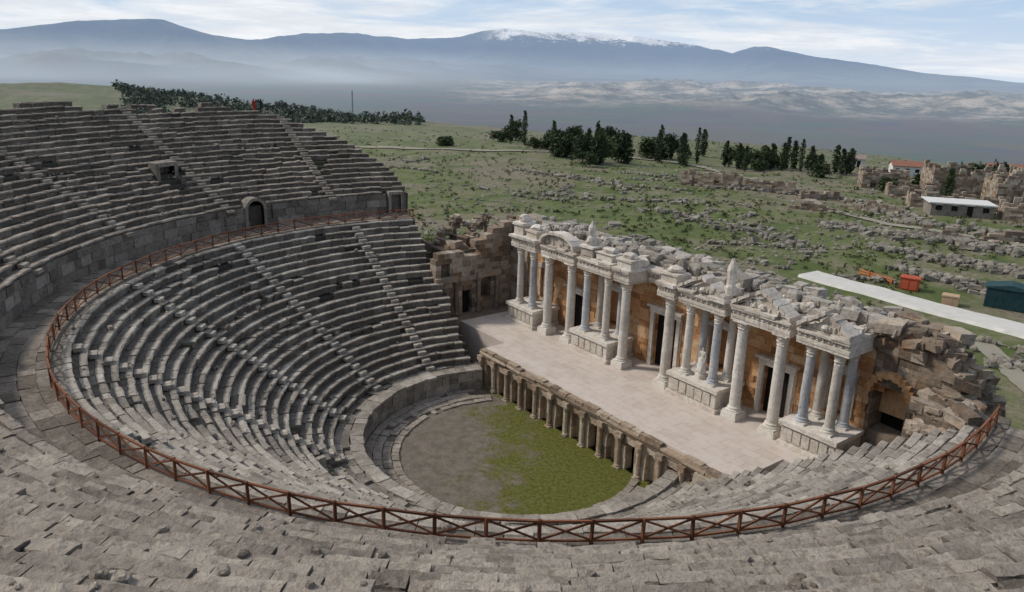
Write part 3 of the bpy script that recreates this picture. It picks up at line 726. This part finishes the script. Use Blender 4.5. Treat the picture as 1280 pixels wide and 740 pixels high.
ms=t.n.new('ShaderNodeMixShader'); t.inp(ms.inputs[0],hf); t.l.new(bs,ms.inputs[1]); t.l.new(em.outputs[0],ms.inputs[2]); t.out(ms.outputs[0])
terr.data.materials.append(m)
# ------------------------------------------------------------------ strips
def strip(name,pts,w,mat,off=.12):
    vs=[];fs=[]; P=[]
    for a,b in zip(pts[:-1],pts[1:]):
        L=math.hypot(b[0]-a[0],b[1]-a[1]); k=max(1,int(L/1.))
        for i in range(k): P.append((a[0]+(b[0]-a[0])*i/k,a[1]+(b[1]-a[1])*i/k))
    P.append(pts[-1])
    for i,pt in enumerate(P):
        q=P[min(i+1,len(P)-1)];r_=P[max(i-1,0)]; dx,dy=q[0]-r_[0],q[1]-r_[1]; l=math.hypot(dx,dy); nx,ny=-dy/l,dx/l
        top=max(hh(pt[0]+nx*e,pt[1]+ny*e) for e in(-w/2,0,w/2)) if off>.3 else None
        for s_ in(-1,-.33,.33,1):
            ww=w/2*s_+(U(-.15,.15) if abs(s_)==1 else 0); x,y=pt[0]+nx*ww,pt[1]+ny*ww; vs.append((x,y,(hh(x,y) if top is None else top)+off))
        if off>.3:
            for s_ in (1,-1): x,y=pt[0]+nx*(w/2+.4)*s_,pt[1]+ny*(w/2+.4)*s_; vs.append((x,y,hh(x,y)-.2))
    K=6 if off>.3 else 4
    for i in range(len(P)-1):
        for k in range(3): fs.append((i*K+k,i*K+k+1,i*K+k+1+K,i*K+k+K))
        if K==6: fs.append((i*K+3,i*K+4,i*K+4+K,i*K+3+K)); fs.append((i*K+5,i*K,i*K+K,i*K+5+K))
    mb=MB(); mb.add(vs,fs,.5); return mb.obj(name,[mat])
strip('dirt_road',[(-240,72),(-196,81),(-165,105),(-138,141),(-120,150),(-104,148)],3.5,M_dirt,.25)
strip('dirt_road',[(-104,148),(-85,140),(-62,128),(-45,112),(-30,108),(0,112)],2.5,M_dirt,.2)
strip('dirt_road',[(8,56),(14,49),(22,40),(30,34)],2.4,M_dirt,.1)
strip('paved_path',[(-18,64.8),(-2.7,63.8),(10,63.0),(25,61.2),(45,58.2)],4.2,M_path,.32)
# ------------------------------------------------------------------ trees
def clump(mb,c,r,n,size,tint=None,mat=0,flat=1.):
    for k in range(n):
        v=Vector((random.gauss(0,1),random.gauss(0,1),random.gauss(0,1))).normalized()*(r*U(.45,1.))
        v.z*=flat; o=Vector(c)+v
        a=Vector((U(-1,1),U(-1,1),U(-1,1))).normalized()*size; b=Vector((U(-1,1),U(-1,1),U(-1,1))).normalized()*size
        mb.add([tuple(o),tuple(o+a),tuple(o+b)],[(0,1,2)],U(0,1) if tint is None else tint+U(-.2,.2),mat)
def pine(mb,x,y,z,h,w):
    lathe(mb,(x,y,z-.3),[(h*.03,0),(h*.02,h*.5),(h*.008,h*.85)],6,.5,1)
    for k in range(4):
        a=U(0,6.28); zz=z+h*U(.35,.6); beam(mb,(x,y,zz),(x+w*.35*math.cos(a),y+w*.35*math.sin(a),zz+h*.15),h*.012,h*.012,.5,1)
    for k in range(16):
        a=U(0,6.28); q=U(0,1); rr=w*.5*U(.1,.9)*(1-.5*q); clump(mb,(x+rr*math.cos(a),y+rr*math.sin(a),z+h*(.18+.7*q)),w*.24,42,w*.12,U(.1,.9),0,.7)
def cypress(mb,x,y,z,h,w):
    lathe(mb,(x,y,z-.3),[(h*.02,0),(h*.012,h*.5),(h*.004,h*.9)],6,.5,1)
    for k in range(16):
        q=(k+.5)/16; rr=w*.5*math.sin(math.pi*min(1,q*.85+.12))**.8
        clump(mb,(x+U(-.1,.1)*w,y+U(-.1,.1)*w,z+h*(.06+.92*q)),max(.25,rr),40,w*.22,U(.1,.7),0,1.1)
def tree(kind,x,y,h,w):
    mb=MB(); (pine if kind=='pine_tree' else cypress)(mb,x,y,hh(x,y),h,w); return mb.obj(kind,[M_leaf,M_bark])
mb=MB()
for k in range(105):
    f=R()**.85; x=-197+f*112+random.gauss(0,7); y=122+f*52+random.gauss(0,11)
    if sfbm(x/14+300,y/14+300,2,88)<.4: continue
    if R()<.27: cypress(mb,x,y,hh(x,y),U(7,12),U(1.8,2.8))
    else: pine(mb,x,y,hh(x,y),U(3,9)*(.7+.3*R()),U(4,8))
for k in range(12):
    x=U(-146,-118); y=U(118,142); (pine if R()<.75 else cypress)(mb,x,y,hh(x,y),U(6,10),U(3,8) if False else U(4,8))
for k in range(9):
    x=-100+k*3+U(-3,3); y=168+k*1.5+U(-5,5); cypress(mb,x,y,hh(x,y),U(5,8.5),U(1.8,2.6))
mb.obj('conifer_grove',[M_leaf,M_bark])
tree('pine_tree',-117,114,3.8,4.6); tree('pine_tree',-52,170,6,9); tree('pine_tree',-47,182,6.5,10); tree('pine_tree',-44,190,6,9)
tree('cypress_tree',-38,150,7,2.4); tree('pine_tree',-52,150,4,5); tree('pine_tree',-30,172,6,9); tree('pine_tree',-26,176,6,8); tree('pine_tree',-34,140,3,4)
mb=MB()
for k in range(2600):
    px=U(85,500); az=YAW+math.atan((px-640)/996); dd=700+U(-330,160); x=dd*math.sin(az); y=dd*math.cos(az)
    if sfbm(x/120,y/120,3,55)<.4: continue
    z=hh(x,y); s=U(3,6); clump(mb,(x,y,z+s*.45),s*.5,12,s*.5,U(.1,.8),0,1.1)
mb.obj('hillside_forest',[M_hill])
mb=MB(); mr=MB()
for k in range(11500):
    az=YAW+U(-.55,.85); dd=math.exp(U(math.log(34),math.log(330))); x=dd*math.sin(az); y=dd*math.cos(az)
    if y<20 or (x*x+y*y<36**2): continue
    if 60.5<y<67 and x>-24: continue
    n=sfbm(x/14+500,y/14+500,3,77); z=hh(x,y)
    if n>.57:
        s=U(.2,.7)*U(.5,1.1)
        if R()<.03: s*=2
        (rock(mr,(x,y,z+s*.15),(s*U(.8,1.8),s,s*U(.5,1.))) if R()<.6 else box(mr,(x,y,z+s*.15),(s*U(.8,1.8),s,s*U(.4,.8)),U(0,3),s*.15,tilt=.2))
    elif R()<.6:
        s=U(.3,.9)*(1.6 if R()<.05 else 1); clump(mb,(x,y,z+s*.25),s*.6,12,s*.5,U(.2,.8),0,.5)
mb.obj('field_shrubs',[M_leaf2])
def rubble_band(x0,y0,x1,y1,wid,n,smax):
    for k in range(n):
        f=R(); x=x0+(x1-x0)*f+random.gauss(0,wid*.4); y=y0+(y1-y0)*f+random.gauss(0,wid*.4); s=U(.25,smax); z=hh(x,y)
        if 60.8<y<67 and x>-21: continue
        ph=max(0,U(0,.8)*(1-abs(random.gauss(0,.5))))
        (rock(mr,(x,y,z+s*.25+ph*.4),(s*U(.9,1.6),s,s*.9)) if R()<.5 else box(mr,(x,y,z+s*.2+ph*.4),(s*U(1,2),s,s*.6),U(0,3),s*.12,tilt=.3))
rubble_band(-34,96,6,108,4,420,1.3); rubble_band(-20,88,10,92,3,260,1.2); rubble_band(-30,112,0,120,4,200,1.3)
rubble_band(-46,58,-20,52,3,120,.9); rubble_band(-60,80,-25,78,4,160,1.0); rubble_band(-90,70,-55,100,5,140,.9); rubble_band(-20,34,14,40,4,220,1.0)
rubble_band(-80,112,-58,124,2.5,220,1.4); rubble_band(-120,90,-80,96,5,120,.9); rubble_band(12,50,20,58,3,80,.8); rubble_band(-50,128,-30,118,5,200,1.2)
rubble_band(-25,46,5,50,3,140,.8); rubble_band(-12,78,12,80,3,160,1.0)
for k in range(24):
    x=U(-150,10); y=U(45,150); a=rad(U(10,60)) if R()<.6 else rad(U(100,140)); L=U(8,28)
    if y<60 and x<-90: continue
    rubble_band(x,y,x+L*math.cos(a),y+L*math.sin(a),.9,int(L*2.6),.75)
mr.obj('field_rocks',[M_rock])
# ------------------------------------------------------------------ field ruins and buildings
def ruin(name,x,y,rz,w,d,h,ops=[],mats=None,four=True,var=1.2):
    mb=MB(); rr=[U(-var,var*.3) for _ in range(40)]
    tf=lambda q:h+rr[int((q+w)*.8)%40]
    bwall(mb,-w/2,w/2,0,.9,-1.5,tf,.55,1.1,ops,.06)
    if four:
        bwall(mb,-w/2,w/2,d-.9,d,-1.5,lambda q:tf(q+3),.6,1.2,[],.06)
        bwall(mb,.91,d-.91,-w/2,-w/2+.9,-1.5,lambda q:tf(q+1),.6,1.2,[],.06,0,'y'); bwall(mb,.91,d-.91,w/2-.9,w/2,-1.5,lambda q:tf(q+7),.6,1.2,[],.06,0,'y')
    for k in range(int(w*2)):
        s=U(.3,1.); rock(mb,(U(-w/2,w/2),U(-2.5,d+1),U(-.3,.3)),(s*1.3,s,s*.8))
    return mb.obj(name,mats or [M_ruin],loc=(x,y,hh(x,y)),rz=rz)
ruin('ruined_stone_wall',-75,113,rad(28),14,3,3.6,[(-4,-2.6,-1,2),(1,2.2,-1,1.8)]); ruin('ruined_stone_wall',-63,120,rad(30),10,3,2.6,[(0,1.2,-1,1.2)])
ruin('ruined_stone_wall',-70,127,rad(20),12,3,1.6,[],None,False); ruin('ruined_stone_wall',-45,108,rad(35),9,3,1.8,[],None,False); ruin('ruined_stone_wall',-38,118,rad(15),11,4,2.0,[(1,2.4,-1,1.2)],None,False)
ruin('ruined_stone_wall',-52,122,rad(60),9,3,1.8,[],None,False); ruin('ruined_stone_wall',-18,104,rad(25),8,3,1.6,[],None,False); ruin('ruined_stone_wall',-10,112,rad(40),9,4,2.0,[(1,2.4,-1,1.2)],None,False)
ruin('ruined_brick_building',-57,159,rad(38),11,7,5.0,[(-3.5,-2,-1,2.4),(1.5,3,-1,2.4)],None,True,1.6)
ruin('ruined_bath_building',-37,163,rad(38),20,12,6.6,[(-8,-6,-1,3.4),(-3,-1,-1,3.4),(1,3,-1,3.4),(6,8,-1,3.4)],None,True,1.8)
ruin('ruined_bath_building',-22,158,rad(38),18,10,6.4,[(-6,-4,-1,3.4),(-1,1,-1,3.4),(4,6,-1,3.4)],None,True,1.8)
ruin('ruined_stone_wall',-30,137,rad(35),18,5,2.8,[(-4,-2.5,-1,1.5)]); ruin('ruined_stone_wall',-14,134,rad(30),12,6,3.4,[(-2,-.5,-1,1.8)]); ruin('ruined_stone_wall',-44,146,rad(35),10,5,2.6)
def house(name,x,y,rz,w,d,h,gable=True,rm=None,wm=None):
    E=bpy.data.objects.new(name,None); scene.collection.objects.link(E); E.location=(x,y,hh(x,y)); E.rotation_euler=(0,0,rz)
    a=MB(); bb(a,-w/2,w/2,0,d,-1,h,0,.6)
    if gable:
        vs=[(-w/2,0,h),(-w/2,d,h),(-w/2,d/2,h+d*.22),(w/2,0,h),(w/2,d,h),(w/2,d/2,h+d*.22)]; a.add(vs,[(0,1,2),(3,5,4)],.6)
    a.obj('walls',[wm or M_white],E)
    r_=MB()
    if gable:
        for s in(0,1):
            y0,y1=(-.4,d/2) if s==0 else (d+.4,d/2); z0=h-.4*.44
            vs=[(-w/2-.3,y0,z0),(w/2+.3,y0,z0),(w/2+.3,y1,h+d*.22),(-w/2-.3,y1,h+d*.22)]; vs+=[(p_[0],p_[1],p_[2]+.15) for p_ in vs]; r_.add(vs,BF,.5)
    else: bb(r_,-w/2-.5,w/2+.5,-.5,d+.5,h+.003,h+.25,0,.7)
    r_.obj('roof',[rm or M_tile],E)
    g=MB(); n=max(2,int(w/2.5))
    for k in range(n):
        xx=-w/2+(k+.5)*w/n
        if k==n//2: bb(g,xx-.5,xx+.5,-.05,.1,0,2.1,0,.3)
        else: bb(g,xx-.55,xx+.55,-.04,.1,1.0,2.0,0,.3)
    g.obj('windows_and_door',[M_dark],E)
    f=MB()
    for k in range(n):
        xx=-w/2+(k+.5)*w/n; hgt=2.1 if k==n//2 else 2.0
        bb(f,xx-.65,xx+.65,-.1,-.003,hgt+.003,hgt+.12,0,.8)
    f.obj('lintels',[M_white],E)
house('flat_roof_building',-25,127,rad(38),11,6,2.3,False,M_white,M_wall)
house('stone_house',-92,205,rad(30),7,5,2.6); house('stone_house',-47,208,rad(38),11,7,3.4,True,M_tile2,M_ruin); house('stone_house',-12,146,rad(38),10,6,3.2,True,M_tile,M_ruin)
house('stone_house',-70,196,rad(40),8,5,2.8,True,M_tile2,M_white); house('stone_house',-5,130,rad(30),9,6,3.,False,M_white,M_ruin)
mb=MB(); bb(mb,-2.6,2.6,0,2.6,0,2.5,0,.3)
for k in range(26): bb(mb,-2.55+k*.2,-2.45+k*.2,-.05,-.003,.1,2.4,0,.6)
prism(mb,[(-2.8,2.52),(2.8,2.52),(2.8,2.62),(0,3.15),(-2.8,2.62)],-.2,2.8,.5)
mb.obj('tarpaulin_shed',[M_tarp],loc=(5.,71.5,hh(5,71.5)),rz=rad(20))
mb=MB(); bb(mb,-1.1,1.1,0,1.6,.1,1.6,0,.3); bb(mb,-1.2,1.2,-.1,1.7,1.603,1.75,0,.8); bb(mb,-.9,-.1,-.03,-.003,.2,1.4,0,.9); bb(mb,.1,.9,-.03,-.003,.2,1.4,0,.9); bb(mb,-1.,1.,.1,1.5,0,.1,0,.1)
mb.obj('red_container',[M_red],loc=(-6,69.0,hh(-6,69.0)),rz=rad(20))
mb=MB(); bb(mb,-.9,.9,0,1.2,0,1.2,.02,.3); prism(mb,[(-1,1.2),(1,1.2),(.9,1.35),(-.9,1.35)],-.1,1.3,.8); bb(mb,-.3,.3,-.03,-.003,0,1.,0,.1)
mb.obj('tan_hut',[M_tan],loc=(0.2,66.8,hh(.2,66.8)),rz=rad(20))
for k in range(3):
    mb=MB(); bb(mb,-.8,.8,0,.12,.6,.75,0,.6); bb(mb,-.8,.8,0,.12,.25,.4,0,.6)
    for s in(-.7,.7): bb(mb,s-.06,s+.06,.01,.11,0,.8,0,.3); bb(mb,s-.08,s+.08,-.3,.42,0,.06,0,.3)
    mb.obj('orange_barrier',[M_orange],loc=(-13+k*1.75,70.5-k*.25,hh(-13+k*1.75,70.5)),rz=rad(-8))
# ------------------------------------------------------------------ mast & people
az=YAW+math.atan((408-640)/996); x,y=520*math.sin(az),520*math.cos(az); z=hh(x,y)
mb=MB()
for k in range(3):
    a=k*2.094; beam(mb,(x+.7*math.cos(a),y+.7*math.sin(a),z-1),(x+.25*math.cos(a),y+.25*math.sin(a),z+30),.2,.2)
for k in range(14):
    zz=z+k*2.1; q=.7-.45*k*2.1/30
    for a in range(3):
        a1,a2=a*2.094,(a+1)*2.094; beam(mb,(x+q*math.cos(a1),y+q*math.sin(a1),zz),(x+q*math.cos(a2),y+q*math.sin(a2),zz+2.1),.1,.1)
mb.obj('radio_mast',[M_metal])
for (th_,mt) in((182.6,M_cloth),(181.6,M_jean)):
    q=pol(45.9,rad(th_)); figure('person',(q[0],q[1],UZ0+URISE*18-.45),rad(-60),1.68,[mt])
# ------------------------------------------------------------------ sky, sun, camera
SUN_AZ=math.atan2(-.75,-.66); SUN_EL=rad(42)
w=bpy.data.worlds.new('World'); scene.world=w; w.use_nodes=True; t=NT(w.node_tree)
sk=t.n.new('ShaderNodeTexSky'); sk.sky_type='NISHITA'; sk.sun_disc=False; sk.sun_elevation=SUN_EL; sk.sun_rotation=SUN_AZ
sk.air_density=1.0; sk.dust_density=.4; sk.ozone_density=1.5
tc=t.n.new('ShaderNodeTexCoord').outputs['Generated']; s=t.sep(tc)
base=t.mix(t.m('MULTIPLY',t.ss(.35,.02,s[2]),.85),sk.outputs[0],(4.3,5.9,8.2))
base=t.mix(t.m('MULTIPLY',t.ss(.09,-.01,s[2]),.85),base,(6.6,7.4,8.5))
mp=t.n.new('ShaderNodeMapping'); t.inp(mp.inputs[0],tc); mp.inputs['Scale'].default_value=(1.3,1.3,12)
n1=t.noise(mp.outputs[0],2.4,8,.6,.5)
atn=t.m('ARCTAN2',s[0],s[1]); leftb=t.m('MULTIPLY',t.ss(-.6,-1.1,atn),.12)
cl=t.ss(.43,.64,t.m('ADD',n1,leftb))
n2=t.noise(mp.outputs[0],6,7,.65,.4)
ccol=t.mix(t.ss(.4,.65,n2),(7.5,7.8,8.2),(9.2,9.3,9.4))
col=t.mix(t.m('MULTIPLY',cl,.85),base,ccol)
bg=t.n.new('ShaderNodeBackground'); t.inp(bg.inputs[0],col); bg.inputs[1].default_value=.105
o=t.n.new('ShaderNodeOutputWorld'); t.l.new(bg.outputs[0],o.inputs[0])
sd=bpy.data.lights.new('sun','SUN'); sd.energy=2.6; sd.angle=rad(7); sd.color=(1,.92,.82)
so=bpy.data.objects.new('sun',sd); scene.collection.objects.link(so)
dv=Vector((math.sin(SUN_AZ)*math.cos(SUN_EL),math.cos(SUN_AZ)*math.cos(SUN_EL),math.sin(SUN_EL)))
so.rotation_euler=dv.to_track_quat('Z','Y').to_euler()
C=Vector((39.159,-30.870,27.121)); yaw,pit,f,roll=-.919,.2985,953.6,.0301
fw=Vector((math.sin(yaw)*math.cos(pit),math.cos(yaw)*math.cos(pit),-math.sin(pit))); r_=Vector((math.cos(yaw),-math.sin(yaw),0)); u_=r_.cross(fw)
r2v=r_*math.cos(roll)+u_*math.sin(roll); u2v=-r_*math.sin(roll)+u_*math.cos(roll)
cd=bpy.data.cameras.new('camera'); co_=bpy.data.objects.new('camera',cd); scene.collection.objects.link(co_); scene.camera=co_
M=Matrix(((r2v.x,u2v.x,-fw.x,C.x),(r2v.y,u2v.y,-fw.y,C.y),(r2v.z,u2v.z,-fw.z,C.z),(0,0,0,1))); co_.matrix_world=M
cd.sensor_width=36; cd.lens=f/1280*36; cd.clip_end=100000; cd.clip_start=.1
scene.view_settings.view_transform='Standard'; scene.view_settings.look='None'; scene.view_settings.exposure=0
